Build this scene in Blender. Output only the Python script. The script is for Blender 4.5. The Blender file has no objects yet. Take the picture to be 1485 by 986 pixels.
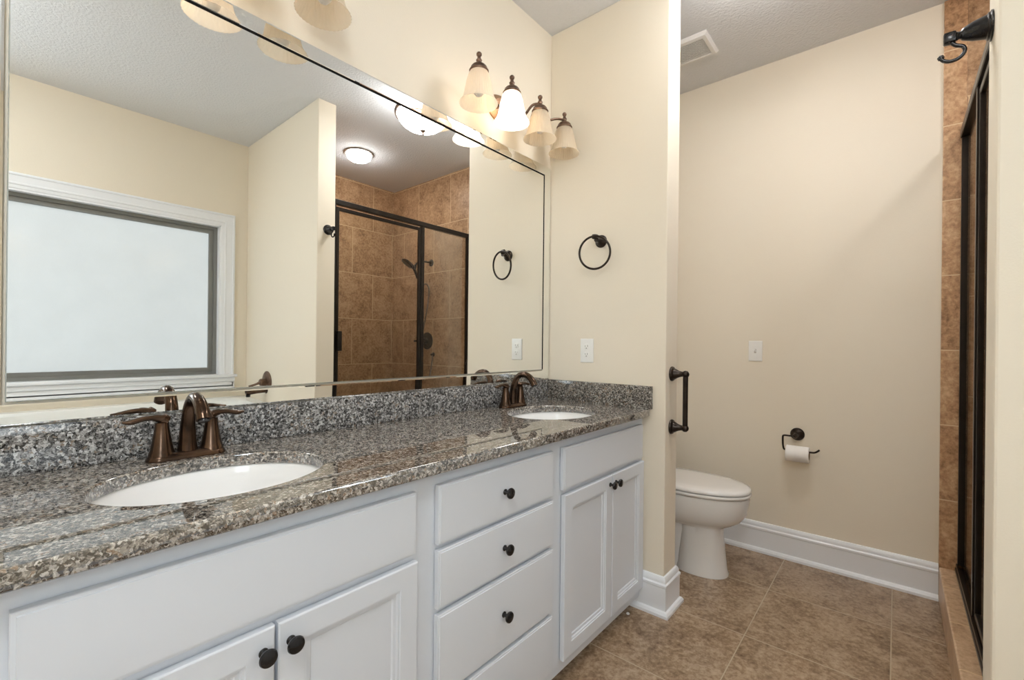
import bpy, bmesh, math, random
from mathutils import Vector, Matrix
from math import sin, cos, pi, radians, sqrt

C = bpy.context.scene.collection
scene = bpy.context.scene
random.seed(7)

# ------------------------------------------------------------------ camera
FPX, YAW, ROLL, CYP = 658.79, 0.7029, 0.0106, 498.97      # in pixels of a 1485x986 frame
CAM = Vector((0.0, 0.0, 1.176))
cam = bpy.data.cameras.new('camera')
cam.sensor_fit = 'HORIZONTAL'
cam.sensor_width = 36.0
cam.lens = 36.0 * FPX / 1485.0
cam.shift_y = (CYP - 493.0) / 1485.0
cam.clip_start = 0.01
cam.clip_end = 50
camo = bpy.data.objects.new('camera', cam)
C.objects.link(camo)
F_ = Vector((cos(YAW), sin(YAW), 0)); R_ = Vector((sin(YAW), -cos(YAW), 0)); U_ = Vector((0, 0, 1))
R2 = R_ * cos(ROLL) + U_ * sin(ROLL)
U2 = U_ * cos(ROLL) - R_ * sin(ROLL)
camo.matrix_world = Matrix(((R2.x, U2.x, -F_.x, CAM.x), (R2.y, U2.y, -F_.y, CAM.y), (R2.z, U2.z, -F_.z, CAM.z), (0, 0, 0, 1)))
scene.camera = camo

# ------------------------------------------------------------------ light and exposure
W = bpy.data.worlds.new('world')
scene.world = W
W.use_nodes = True
W.node_tree.nodes['Background'].inputs[0].default_value = (0.75, 0.85, 1.0, 1)
W.node_tree.nodes['Background'].inputs[1].default_value = 1.0
WINDOW_GLOW = 0.215          # daylight behind the frosted pane over the tub
FILL_WINDOW_GLOW = 3.2      # fill light from an added, unseen window in the same wall
SHADE_LIT, SHADE_DIM = 0.5, 0.05
BULB = 9.0
DOME_GLOW = 22.0
FILL_LAMP_GLOW = 22.0  # unseen ceiling lamp added to brighten the room
BOWL_GLOW = 12.5
scene.view_settings.view_transform = 'Standard'
scene.view_settings.look = 'None'
scene.view_settings.gamma = 1
scene.view_settings.use_curve_mapping = False
scene.view_settings.exposure = 1.33
scene.cycles.max_bounces = 14
scene.cycles.diffuse_bounces = 6
scene.cycles.glossy_bounces = 8
scene.cycles.transmission_bounces = 8
scene.cycles.transparent_max_bounces = 16
scene.cycles.sample_clamp_indirect = 4.0

# ------------------------------------------------------------------ materials
def new_mat(name):
    m = bpy.data.materials.new(name)
    m.use_nodes = True
    nt = m.node_tree
    return m, nt, nt.nodes['Principled BSDF']

def setp(b, **k):
    for n, v in k.items():
        n = n.replace('_', ' ')
        if n in b.inputs:
            if isinstance(v, tuple) and len(v) == 3:
                v = (*v, 1)
            b.inputs[n].default_value = v

def link(nt, a, b): nt.links.new(a, b)

def mat(name, col, rough=0.5, metal=0.0, bump=None, var=None, **k):
    """bump = (scale, strength, distance); var = (scale, amount) mottling"""
    m, nt, b = new_mat(name)
    setp(b, Base_Color=col, Roughness=rough, Metallic=metal, **k)
    if bump or var:
        g = nt.nodes.new('ShaderNodeTexCoord')
    if bump:
        n = nt.nodes.new('ShaderNodeTexNoise')
        n.inputs['Scale'].default_value = bump[0]
        n.inputs['Detail'].default_value = 3
        bp = nt.nodes.new('ShaderNodeBump')
        bp.inputs['Strength'].default_value = bump[1]
        bp.inputs['Distance'].default_value = bump[2]
        link(nt, g.outputs['Object'], n.inputs['Vector'])
        link(nt, n.outputs['Fac'], bp.inputs['Height'])
        link(nt, bp.outputs['Normal'], b.inputs['Normal'])
    if var:
        n = nt.nodes.new('ShaderNodeTexNoise')
        n.inputs['Scale'].default_value = var[0]
        n.inputs['Detail'].default_value = 4
        r = nt.nodes.new('ShaderNodeValToRGB')
        a = var[1]
        r.color_ramp.elements[0].position = 0.3
        r.color_ramp.elements[1].position = 0.7
        r.color_ramp.elements[0].color = (*[c * (1 - a) for c in col], 1)
        r.color_ramp.elements[1].color = (*[min(1, c * (1 + a)) for c in col], 1)
        link(nt, g.outputs['Object'], n.inputs['Vector'])
        link(nt, n.outputs['Fac'], r.inputs['Fac'])
        link(nt, r.outputs['Color'], b.inputs['Base Color'])
    return m

def ramp(nt, stops, interp='LINEAR'):
    r = nt.nodes.new('ShaderNodeValToRGB')
    cr = r.color_ramp
    cr.interpolation = interp
    while len(cr.elements) < len(stops):
        cr.elements.new(0.5)
    for e, (p, c) in zip(cr.elements, stops):
        e.position = p
        e.color = (*c, 1)
    return r

def tile_mat(name, ax, u0, v0, w, h, offset, cols, grout, mortar=0.0035, rough=0.35, bumpy=0.25, gloss_var=True):
    """tiles laid on the plane of the two world axes in ax; u0/v0 put a joint there"""
    m, nt, b = new_mat(name)
    geo = nt.nodes.new('ShaderNodeNewGeometry')
    sep = nt.nodes.new('ShaderNodeSeparateXYZ')
    link(nt, geo.outputs['Position'], sep.inputs[0])
    com = nt.nodes.new('ShaderNodeCombineXYZ')
    for i, (a, o) in enumerate(zip(ax, (u0, v0))):
        s = nt.nodes.new('ShaderNodeMath'); s.operation = 'SUBTRACT'
        link(nt, sep.outputs['XYZ'.index(a)], s.inputs[0]); s.inputs[1].default_value = o
        link(nt, s.outputs[0], com.inputs[i])
    br = nt.nodes.new('ShaderNodeTexBrick')
    br.offset = offset
    br.offset_frequency = 2
    br.squash = 1.0
    br.inputs['Scale'].default_value = 1.0
    br.inputs['Mortar Size'].default_value = mortar / 2
    br.inputs['Mortar Smooth'].default_value = 0.3
    br.inputs['Bias'].default_value = 0.0
    br.inputs['Brick Width'].default_value = w
    br.inputs['Row Height'].default_value = h
    br.inputs['Color1'].default_value = (0.35, 0.35, 0.35, 1)
    br.inputs['Color2'].default_value = (0.65, 0.65, 0.65, 1)
    br.inputs['Mortar'].default_value = (0.5, 0.5, 0.5, 1)
    link(nt, com.outputs[0], br.inputs['Vector'])
    # mottled stone look, different on each tile
    off = nt.nodes.new('ShaderNodeVectorMath'); off.operation = 'MULTIPLY_ADD'
    link(nt, br.outputs['Color'], off.inputs[0]); off.inputs[1].default_value = (9, 7, 5)
    link(nt, geo.outputs['Position'], off.inputs[2])
    n1 = nt.nodes.new('ShaderNodeTexNoise'); n1.inputs['Scale'].default_value = 7; n1.inputs['Detail'].default_value = 8; n1.inputs['Roughness'].default_value = 0.68
    n1.inputs['Distortion'].default_value = 0.6
    n2 = nt.nodes.new('ShaderNodeTexNoise'); n2.inputs['Scale'].default_value = 55; n2.inputs['Detail'].default_value = 5; n2.inputs['Roughness'].default_value = 0.7
    link(nt, off.outputs[0], n1.inputs['Vector']); link(nt, off.outputs[0], n2.inputs['Vector'])
    mx = nt.nodes.new('ShaderNodeMath'); mx.operation = 'MULTIPLY_ADD'
    link(nt, n2.outputs['Fac'], mx.inputs[0]); mx.inputs[1].default_value = 0.55
    ad = nt.nodes.new('ShaderNodeMath'); ad.operation = 'MULTIPLY'
    link(nt, n1.outputs['Fac'], ad.inputs[0]); ad.inputs[1].default_value = 0.55
    link(nt, ad.outputs[0], mx.inputs[2])
    r = ramp(nt, [(0.38, cols[0]), (0.52, cols[1]), (0.68, cols[2])])
    link(nt, mx.outputs[0], r.inputs['Fac'])
    mixc = nt.nodes.new('ShaderNodeMix'); mixc.data_type = 'RGBA'
    link(nt, br.outputs['Fac'], mixc.inputs['Factor'])
    link(nt, r.outputs['Color'], mixc.inputs[6]); mixc.inputs[7].default_value = (*grout, 1)
    link(nt, mixc.outputs[2], b.inputs['Base Color'])
    rr = nt.nodes.new('ShaderNodeMapRange')
    link(nt, br.outputs['Fac'], rr.inputs['Value']); rr.inputs['To Min'].default_value = rough; rr.inputs['To Max'].default_value = 0.85
    link(nt, rr.outputs[0], b.inputs['Roughness'])
    inv = nt.nodes.new('ShaderNodeMath'); inv.operation = 'SUBTRACT'
    sc = nt.nodes.new('ShaderNodeMath'); sc.operation = 'MULTIPLY'
    link(nt, mx.outputs[0], sc.inputs[0]); sc.inputs[1].default_value = bumpy
    link(nt, sc.outputs[0], inv.inputs[0]); link(nt, br.outputs['Fac'], inv.inputs[1])
    bp = nt.nodes.new('ShaderNodeBump'); bp.inputs['Strength'].default_value = 0.5; bp.inputs['Distance'].default_value = 0.002
    link(nt, inv.outputs[0], bp.inputs['Height']); link(nt, bp.outputs['Normal'], b.inputs['Normal'])
    return m

def granite_mat(name, rough, ior, GRANITE_A, GRANITE_B):
    m, nt, b = new_mat(name)
    tc = nt.nodes.new('ShaderNodeTexCoord')
    nz = nt.nodes.new('ShaderNodeTexNoise'); nz.inputs['Scale'].default_value = 140; nz.inputs['Detail'].default_value = 2
    link(nt, tc.outputs['Object'], nz.inputs['Vector'])
    mad = nt.nodes.new('ShaderNodeVectorMath'); mad.operation = 'MULTIPLY_ADD'
    link(nt, nz.outputs['Color'], mad.inputs[0]); mad.inputs[1].default_value = (0.012, 0.012, 0.012)
    link(nt, tc.outputs['Object'], mad.inputs[2])
    v1 = nt.nodes.new('ShaderNodeTexVoronoi'); v1.inputs['Scale'].default_value = 190
    v2 = nt.nodes.new('ShaderNodeTexVoronoi'); v2.inputs['Scale'].default_value = 430
    for v in (v1, v2):
        link(nt, mad.outputs[0], v.inputs['Vector'])
    s1 = nt.nodes.new('ShaderNodeSeparateColor'); link(nt, v1.outputs['Color'], s1.inputs[0])
    s2 = nt.nodes.new('ShaderNodeSeparateColor'); link(nt, v2.outputs['Color'], s2.inputs[0])
    big = nt.nodes.new('ShaderNodeTexNoise'); big.inputs['Scale'].default_value = 30; big.inputs['Detail'].default_value = 3
    link(nt, tc.outputs['Object'], big.inputs['Vector'])
    # clumps of dark crystals where the large noise is low
    ma = nt.nodes.new('ShaderNodeMath'); ma.operation = 'MULTIPLY_ADD'
    link(nt, big.outputs['Fac'], ma.inputs[0]); ma.inputs[1].default_value = 0.9; ma.inputs[2].default_value = -0.45
    mb = nt.nodes.new('ShaderNodeMath'); mb.operation = 'ADD'
    link(nt, s1.outputs[0], mb.inputs[0]); link(nt, ma.outputs[0], mb.inputs[1])
    r1 = ramp(nt, GRANITE_A, 'CONSTANT')
    r2 = ramp(nt, GRANITE_B, 'CONSTANT')
    link(nt, mb.outputs[0], r1.inputs['Fac']); link(nt, s2.outputs[1], r2.inputs['Fac'])
    mx = nt.nodes.new('ShaderNodeMix'); mx.data_type = 'RGBA'; mx.inputs['Factor'].default_value = 0.38
    link(nt, r1.outputs['Color'], mx.inputs[6]); link(nt, r2.outputs['Color'], mx.inputs[7])
    link(nt, mx.outputs[2], b.inputs['Base Color'])
    setp(b, Roughness=rough, IOR=ior)
    return m

TOP_A = [(0.0, (0.006, 0.006, 0.007)), (0.34, (0.040, 0.037, 0.035)), (0.46, (0.165, 0.146, 0.128)), (0.60, (0.32, 0.294, 0.263)), (0.80, (0.57, 0.548, 0.515)), (0.95, (0.25, 0.165, 0.105))]  # brown flecks are stone; tan in the greys is warm light painted in
TOP_B = [(0.0, (0.008, 0.008, 0.009)), (0.30, (0.115, 0.099, 0.084)), (0.55, (0.265, 0.236, 0.205)), (0.80, (0.50, 0.475, 0.435))]
SPL_A = [(0.0, (0.006, 0.006, 0.007)), (0.34, (0.040, 0.040, 0.042)), (0.46, (0.165, 0.16, 0.155)), (0.60, (0.33, 0.325, 0.32)), (0.80, (0.60, 0.60, 0.60)), (0.96, (0.24, 0.18, 0.13))]  # same granite in neutral grey, without the painted warm light
SPL_B = [(0.0, (0.008, 0.008, 0.009)), (0.30, (0.115, 0.11, 0.105)), (0.55, (0.26, 0.255, 0.25)), (0.80, (0.50, 0.50, 0.49))]

def emit_mat(name, col, strength, base=(0.9, 0.88, 0.85), rough=0.3, rib=None):
    m, nt, b = new_mat(name)
    setp(b, Base_Color=base, Roughness=rough)
    b.inputs['Emission Color'].default_value = (*col, 1)
    b.inputs['Emission Strength'].default_value = strength
    return m

def glass_mat(name, tint=(0.97, 0.98, 0.97), refl=1.0, haze=0.0):
    """thin pane: what lies behind shows straight through, with Fresnel reflection"""
    m = bpy.data.materials.new(name); m.use_nodes = True
    nt = m.node_tree; nt.nodes.clear()
    out = nt.nodes.new('ShaderNodeOutputMaterial')
    t = nt.nodes.new('ShaderNodeBsdfTransparent'); t.inputs[0].default_value = (*tint, 1)
    g = nt.nodes.new('ShaderNodeBsdfGlossy'); g.inputs['Roughness'].default_value = 0.02
    fr = nt.nodes.new('ShaderNodeFresnel'); fr.inputs[0].default_value = 1.5
    mu = nt.nodes.new('ShaderNodeMath'); mu.operation = 'MULTIPLY'; mu.inputs[1].default_value = refl
    mx = nt.nodes.new('ShaderNodeMixShader')
    link(nt, fr.outputs[0], mu.inputs[0]); link(nt, mu.outputs[0], mx.inputs[0])
    link(nt, t.outputs[0], mx.inputs[1]); link(nt, g.outputs[0], mx.inputs[2])
    link(nt, mx.outputs[0], out.inputs[0])
    return m

def shade_mat(name, col, strength, translucency=0.55):
    """frosted ribbed glass of a lamp shade"""
    m = bpy.data.materials.new(name); m.use_nodes = True
    nt = m.node_tree; nt.nodes.clear()
    out = nt.nodes.new('ShaderNodeOutputMaterial')
    p = nt.nodes.new('ShaderNodeBsdfPrincipled')
    setp(p, Base_Color=(0.88, 0.80, 0.68), Roughness=0.35)
    tr = nt.nodes.new('ShaderNodeBsdfTranslucent'); tr.inputs[0].default_value = (0.95, 0.86, 0.72, 1)
    tp = nt.nodes.new('ShaderNodeBsdfTransparent'); tp.inputs[0].default_value = (0.95, 0.93, 0.9, 1)
    m1 = nt.nodes.new('ShaderNodeMixShader'); m1.inputs[0].default_value = translucency
    m2 = nt.nodes.new('ShaderNodeMixShader'); m2.inputs[0].default_value = 0.40
    link(nt, p.outputs[0], m1.inputs[1]); link(nt, tr.outputs[0], m1.inputs[2])
    link(nt, m1.outputs[0], m2.inputs[1]); link(nt, tp.outputs[0], m2.inputs[2])
    last = m2
    if strength > 0:
        e = nt.nodes.new('ShaderNodeEmission'); e.inputs[0].default_value = (*col, 1); e.inputs[1].default_value = strength
        ad = nt.nodes.new('ShaderNodeAddShader')
        link(nt, m2.outputs[0], ad.inputs[0]); link(nt, e.outputs[0], ad.inputs[1])
        last = ad
    link(nt, last.outputs[0], out.inputs[0])
    return m

WALL = mat('cream wall paint', (0.82, 0.75, 0.63), 0.6, bump=(220, 0.25, 0.0015))
CEIL = mat('textured ceiling paint', (0.72, 0.735, 0.765), 0.8, bump=(75, 0.8, 0.006))
TRIM = mat('white trim paint', (0.84, 0.865, 0.91), 0.3)
CAB = mat('white cabinet paint', (0.69, 0.725, 0.785), 0.34, bump=(60, 0.04, 0.001))
BRONZE = mat('oil rubbed bronze', (0.035, 0.026, 0.021), 0.28, metal=0.75, var=(30, 0.3))
COPPER = mat('brushed bronze', (0.082, 0.050, 0.033), 0.18, metal=0.9, var=(18, 0.45))
LAMPBRONZE = mat('antique bronze', (0.16, 0.10, 0.07), 0.35, metal=0.8, var=(40, 0.35))
PLATEBRONZE = mat('copper bronze plate', (0.36, 0.215, 0.13), 0.35, metal=0.75, var=(25, 0.25))
BLACK = mat('black bronze', (0.018, 0.017, 0.018), 0.22, metal=0.3, var=(50, 0.3))
FRAME = mat('dark bronze frame', (0.020, 0.015, 0.012), 0.3, metal=0.5, var=(20, 0.2))
PORC = mat('white porcelain', (0.80, 0.79, 0.78), 0.08, var=(3, 0.015), Coat_Weight=0.4)
SINKM = mat('sink porcelain', (0.86, 0.86, 0.86), 0.09, var=(3, 0.01))
TUBM = mat('white acrylic', (0.84, 0.85, 0.84), 0.15, var=(2, 0.01))
PLATE = mat('white plastic', (0.86, 0.86, 0.84), 0.3, var=(30, 0.01))
SLOT = mat('slot shadow plastic', (0.10, 0.09, 0.08), 0.6, var=(30, 0.05))
PAPER = mat('white tissue paper', (0.88, 0.86, 0.84), 0.9, bump=(300, 0.15, 0.001))
CORE = mat('cardboard core', (0.35, 0.25, 0.16), 0.9, var=(50, 0.1))
VINYL = mat('grey window frame', (0.20, 0.20, 0.19), 0.4, var=(8, 0.05))
VENTM = mat('white vent plastic', (0.78, 0.77, 0.76), 0.45, var=(10, 0.01))
VENTIN = mat('vent inside', (0.06, 0.055, 0.05), 0.8, var=(10, 0.05))
MIRROR = mat('mirror silver', (0.93, 0.945, 0.935), 0.0, metal=1.0)
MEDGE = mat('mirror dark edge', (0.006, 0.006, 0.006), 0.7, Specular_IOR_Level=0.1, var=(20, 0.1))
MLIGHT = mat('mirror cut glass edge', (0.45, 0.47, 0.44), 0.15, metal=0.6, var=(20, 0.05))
SHGLASS = glass_mat('shower glass', (0.95, 0.95, 0.93), 0.28)
GRAN = granite_mat('polished granite', 0.015, 2.35, TOP_A, TOP_B)
GRAN_SPLASH = granite_mat('granite splash', 0.10, 1.4, SPL_A, SPL_B)
GRAN_WARM_LIT = granite_mat('warm light tinted granite', 0.10, 1.4, TOP_A, TOP_B)  # same stone as the backsplash, warm light tint painted into its colours
PANE = emit_mat('frosted daylight pane', (0.88, 0.96, 1.0), WINDOW_GLOW, base=(0.30, 0.31, 0.31), rough=0.12)
def frost(m, base, amt):
    nt = m.node_tree; b = nt.nodes['Principled BSDF']
    g = nt.nodes.new('ShaderNodeTexCoord')
    n = nt.nodes.new('ShaderNodeTexNoise'); n.inputs['Scale'].default_value = 5; n.inputs['Detail'].default_value = 9; n.inputs['Roughness'].default_value = 0.65
    link(nt, g.outputs['Object'], n.inputs['Vector'])
    mr = nt.nodes.new('ShaderNodeMapRange'); mr.inputs['From Min'].default_value = 0.3; mr.inputs['From Max'].default_value = 0.7
    mr.inputs['To Min'].default_value = base * (1 - amt); mr.inputs['To Max'].default_value = base * (1 + amt)
    link(nt, n.outputs['Fac'], mr.inputs['Value']); link(nt, mr.outputs[0], b.inputs['Emission Strength'])
    n2 = nt.nodes.new('ShaderNodeTexNoise'); n2.inputs['Scale'].default_value = 160
    link(nt, g.outputs['Object'], n2.inputs['Vector'])
    bp = nt.nodes.new('ShaderNodeBump'); bp.inputs['Strength'].default_value = 0.2; bp.inputs['Distance'].default_value = 0.001
    link(nt, n2.outputs['Fac'], bp.inputs['Height']); link(nt, bp.outputs['Normal'], b.inputs['Normal'])
frost(PANE, WINDOW_GLOW, 0.06)
FILL_PANE = emit_mat('added fill pane', (0.82, 0.93, 1.0), FILL_WINDOW_GLOW, base=(0.4, 0.4, 0.4), rough=0.2)
frost(FILL_PANE, FILL_WINDOW_GLOW, 0.05)
SH_LIT = shade_mat('lit frosted shade', (1.0, 0.88, 0.72), SHADE_LIT)
SH_DIM = shade_mat('softly lit frosted shade', (1.0, 0.84, 0.70), SHADE_DIM)
SH_OFF = shade_mat('unlit frosted shade', (1, 1, 1), 0.0)
BULBM = emit_mat('lit bulb', (1.0, 0.90, 0.76), BULB)
BULBOFF = mat('unlit bulb', (0.85, 0.83, 0.8), 0.3, var=(10, 0.01))
DOME = emit_mat('lit ceiling dome', (1.0, 0.98, 0.95), DOME_GLOW)
FILL_LAMP = emit_mat('added fill lamp bowl', (0.96, 0.99, 1.0), FILL_LAMP_GLOW)
BOWL = emit_mat('lit glass bowl', (1.0, 0.995, 0.98), BOWL_GLOW)
TCOL = [(0.17, 0.090, 0.044), (0.38, 0.225, 0.120), (0.58, 0.39, 0.235)]
GROUT = (0.72, 0.55, 0.35)
FCOL = [(0.12, 0.074, 0.042), (0.28, 0.188, 0.115), (0.47, 0.35, 0.24)]
FLOORM = tile_mat('floor tile', 'XY', 2.49, 0.008, 0.457, 0.457, 0.0, FCOL, (0.44, 0.345, 0.235), 0.0045, 0.22)
TILE_B = tile_mat('shower wall tile', 'XZ', 2.664, 0.045, 0.467, 0.457, 0.5, TCOL, GROUT, 0.006)
TILE_R = tile_mat('shower end tile', 'YZ', -0.481, 0.045, 0.478, 0.457, 0.5, TCOL, GROUT, 0.006)
TILE_N = tile_mat('narrow border tile', 'YZ', -0.90, 0.125, 1.6, 0.348, 0.0, [(0.20, 0.105, 0.05), (0.46, 0.265, 0.14), (0.68, 0.46, 0.27)], GROUT, 0.006)
TILE_C = tile_mat('curb tile', 'XY', 2.36, -0.9, 0.33, 1.8, 0.0, [(0.30, 0.18, 0.10), (0.50, 0.33, 0.20), (0.66, 0.48, 0.32)], GROUT, 0.006)

# ------------------------------------------------------------------ mesh helpers
def BM(): return bmesh.new()

def box(bm, x0, x1, y0, y1, z0, z1, bev=0.0, seg=2):
    vs = [bm.verts.new(p) for p in ((x0, y0, z0), (x1, y0, z0), (x1, y1, z0), (x0, y1, z0), (x0, y0, z1), (x1, y0, z1), (x1, y1, z1), (x0, y1, z1))]
    fs = [bm.faces.new([vs[i] for i in q]) for q in ((3, 2, 1, 0), (4, 5, 6, 7), (0, 1, 5, 4), (1, 2, 6, 5), (2, 3, 7, 6), (3, 0, 4, 7))]
    if bev > 0:
        es = list({e for f in fs for e in f.edges})
        bmesh.ops.bevel(bm, geom=es, offset=bev, segments=seg, affect='EDGES', profile=0.5)

def basis(d):
    d = Vector(d).normalized()
    a = Vector((0, 0, 1)) if abs(d.z) < 0.9 else Vector((1, 0, 0))
    u = d.cross(a).normalized()
    return u, d.cross(u).normalized(), d

def loft(bm, rings, cap0=True, cap1=True):
    vr = [[bm.verts.new(p) for p in r] for r in rings]
    n = len(rings[0])
    for a, b in zip(vr[:-1], vr[1:]):
        for i in range(n):
            j = (i + 1) % n
            bm.faces.new((a[i], a[j], b[j], b[i]))
    if cap0: bm.faces.new(list(reversed(vr[0])))
    if cap1: bm.faces.new(vr[-1])
    return vr

def lathe(bm, prof, origin, axis=(0, 0, 1), n=32, rib=0, ribamp=0.0, cap0=True, cap1=True, sx=1.0, sy=1.0):
    """prof = [(radius, height along axis)]"""
    u, v, d = basis(axis)
    if tuple(axis) == (0, 0, 1):
        u, v = Vector((1, 0, 0)), Vector((0, 1, 0))
    o = Vector(origin)
    rings = []
    for r, h in prof:
        ring = []
        for i in range(n):
            t = 2 * pi * i / n
            rr = max(r, 1e-5) * (1 + (ribamp * cos(rib * t) if rib else 0))
            ring.append(o + d * h + u * (rr * cos(t) * sx) + v * (rr * sin(t) * sy))
        rings.append(ring)
    loft(bm, rings, cap0, cap1)

def tube(bm, pts, rad, n=12, cap=True, flat=None):
    """swept tube; rad a number or one per point; flat = (su, sv) scales of the section"""
    pts = [Vector(p) for p in pts]
    if not isinstance(rad, (list, tuple)): rad = [rad] * len(pts)
    T = []
    for i in range(len(pts)):
        a = pts[max(i - 1, 0)]; b = pts[min(i + 1, len(pts) - 1)]
        T.append((b - a).normalized())
    u, v, _ = basis(T[0])
    rings = []
    for i, p in enumerate(pts):
        if i:
            q = T[i - 1].rotation_difference(T[i])
            u = (q @ u).normalized(); v = (q @ v).normalized()
        r = rad[i]
        fu, fv = (flat[i] if flat else (1, 1))
        rings.append([p + u * (r * fu * cos(2 * pi * k / n)) + v * (r * fv * sin(2 * pi * k / n)) for k in range(n)])
    loft(bm, rings, cap, cap)

def spline(ctrl, n=8):
    """Catmull-Rom through the control points"""
    P = [Vector(c) for c in ctrl]
    P = [P[0] * 2 - P[1]] + P + [P[-1] * 2 - P[-2]]
    out = []
    for i in range(1, len(P) - 2):
        for k in range(n):
            t = k / n
            a, b, c, d = P[i - 1], P[i], P[i + 1], P[i + 2]
            out.append(0.5 * ((2 * b) + (c - a) * t + (2 * a - 5 * b + 4 * c - d) * t * t + (3 * b - a - 3 * c + d) * t ** 3))
    out.append(P[-2])
    return out

def lerp_list(vals, n):
    out = []
    for a, b in zip(vals[:-1], vals[1:]):
        for k in range(n):
            out.append(a + (b - a) * k / n)
    out.append(vals[-1])
    return out

def torus(bm, c, R, r, ax, n=48, m=10):
    u, v, d = basis(ax)
    c = Vector(c)
    vs = []
    for i in range(n):
        t = 2 * pi * i / n
        e = u * cos(t) + v * sin(t)
        vs.append([bm.verts.new(c + e * (R + r * cos(2 * pi * k / m)) + d * (r * sin(2 * pi * k / m))) for k in range(m)])
    for i in range(n):
        for k in range(m):
            bm.faces.new((vs[i][k], vs[(i + 1) % n][k], vs[(i + 1) % n][(k + 1) % m], vs[i][(k + 1) % m]))

def slab(bm, x0, x1, z0, z1, yb, prof, center=True):
    """a board facing -Y: prof = [(inset, y)] rings from the outer front edge inwards; yb is the back"""
    rings = [[(x0, yb, z0), (x1, yb, z0), (x1, yb, z1), (x0, yb, z1)]]
    for ins, y in prof:
        rings.append([(x0 + ins, y, z0 + ins), (x1 - ins, y, z0 + ins), (x1 - ins, y, z1 - ins), (x0 + ins, y, z1 - ins)])
    loft(bm, rings, True, center)

def sweep_profile(bm, path, prof, closed=False, up=(0, 0, 1)):
    """a moulding: prof = [(out, up)] cross-section carried along a polyline in the floor plane, mitred; 'out' is to the left of travel"""
    P = [Vector(p) for p in path]
    rings = []
    for i, p in enumerate(P):
        if i == 0: d = (P[1] - P[0]).normalized(); nrm = Vector((-d.y, d.x, 0))
        elif i == len(P) - 1: d = (P[-1] - P[-2]).normalized(); nrm = Vector((-d.y, d.x, 0))
        else:
            a = (P[i] - P[i - 1]).normalized(); b = (P[i + 1] - P[i]).normalized()
            na = Vector((-a.y, a.x, 0)); nb = Vector((-b.y, b.x, 0))
            nrm = (na + nb); nrm = nrm / max(1e-6, nrm.dot(na))
        rings.append([p + nrm * o + Vector((0, 0, h)) for o, h in prof])
    loft(bm, rings, True, True)

def obj(name, bm, material, parent=None, smooth=35):
    me = bpy.data.meshes.new(name)
    bmesh.ops.recalc_face_normals(bm, faces=bm.faces)
    if parent is not None:
        r = parent
        while r.parent: r = r.parent
        bmesh.ops.translate(bm, verts=bm.verts, vec=-r.location)
    bm.to_mesh(me); bm.free()
    me.materials.append(material)
    if smooth:
        me.polygons.foreach_set('use_smooth', [True] * len(me.polygons))
        me.set_sharp_from_angle(angle=radians(smooth))
    o = bpy.data.objects.new(name, me)
    C.objects.link(o)
    if parent is not None: o.parent = parent
    return o

def tag(o, label, cat, group=None):
    o['label'] = label; o['category'] = cat
    if group: o['group'] = group
    return o

def thing(name, label, cat, loc, group=None):
    o = bpy.data.objects.new(name, None)
    o.empty_display_size = 0.05
    C.objects.link(o); o.location = loc
    return tag(o, label, cat, group)

def struct(name, bm, m, parent=None, smooth=0):
    o = obj(name, bm, m, parent, smooth)
    if parent is None: o['kind'] = 'structure'
    return o

def sroot(name, loc):
    o = bpy.data.objects.new(name, None); C.objects.link(o); o.location = loc; o['kind'] = 'structure'; o.empty_display_size = 0.05
    return o

# ------------------------------------------------------------------ the room
ZC = 2.80
YM = 1.40            # mirror wall
YB = -1.37           # window wall
XE, XE2, YE = 1.949, 2.083, 0.769      # short wall at the end of the vanity
XF = 2.93            # far wall behind the toilet
XP, XP2, YP = 1.460, 1.587, -0.165     # wall between tub and shower
XL = -1.40           # wall left of the photographer
TH = 0.12

b = BM(); box(b, XL - TH, XF + TH, YB - 0.25, YM + TH, -0.12, 0.0); struct('floor', b, FLOORM)
b = BM(); box(b, XL - TH, XF + TH, YB - 0.25, YM + TH, ZC, ZC + 0.12); struct('ceiling', b, CEIL)
b = BM(); box(b, XL - TH, XF + TH, YM, YM + TH, 0, ZC); struct('wall_mirror_side', b, WALL)
b = BM(); box(b, XF, XF + TH, YB - 0.13, YM, 0, ZC); struct('wall_far_side', b, WALL)
b = BM(); box(b, XE, XE2, YE, YM, 0, ZC, 0.004, 2); struct('wall_vanity_end', b, WALL)
b = BM(); box(b, XP, XP2, YB, YP, 0, ZC, 0.006, 2); struct('wall_tub_end', b, WALL)
# window wall with its opening
SX0, SX1, SZ0, SZ1 = -1.25, -0.42, 1.30, 2.45
WX0, WX1, WZ0, WZ1 = -0.075, 1.265, 0.905, 2.10
b = BM()
box(b, XL - TH, SX0, YB - 0.13, YB, 0, ZC); box(b, SX1, WX0, YB - 0.13, YB, 0, ZC)
box(b, SX0, SX1, YB - 0.13, YB, 0, SZ0); box(b, SX0, SX1, YB - 0.13, YB, SZ1, ZC)
box(b, WX1, XP2, YB - 0.13, YB, 0, ZC)
box(b, WX0, WX1, YB - 0.13, YB, 0, WZ0); box(b, WX0, WX1, YB - 0.13, YB, WZ1, ZC)
struct('wall_window_side', b, WALL)
b = BM(); box(b, XL - TH, XL, YB, YM, 0, ZC)
struct('wall_left_side', b, WALL)

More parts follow.
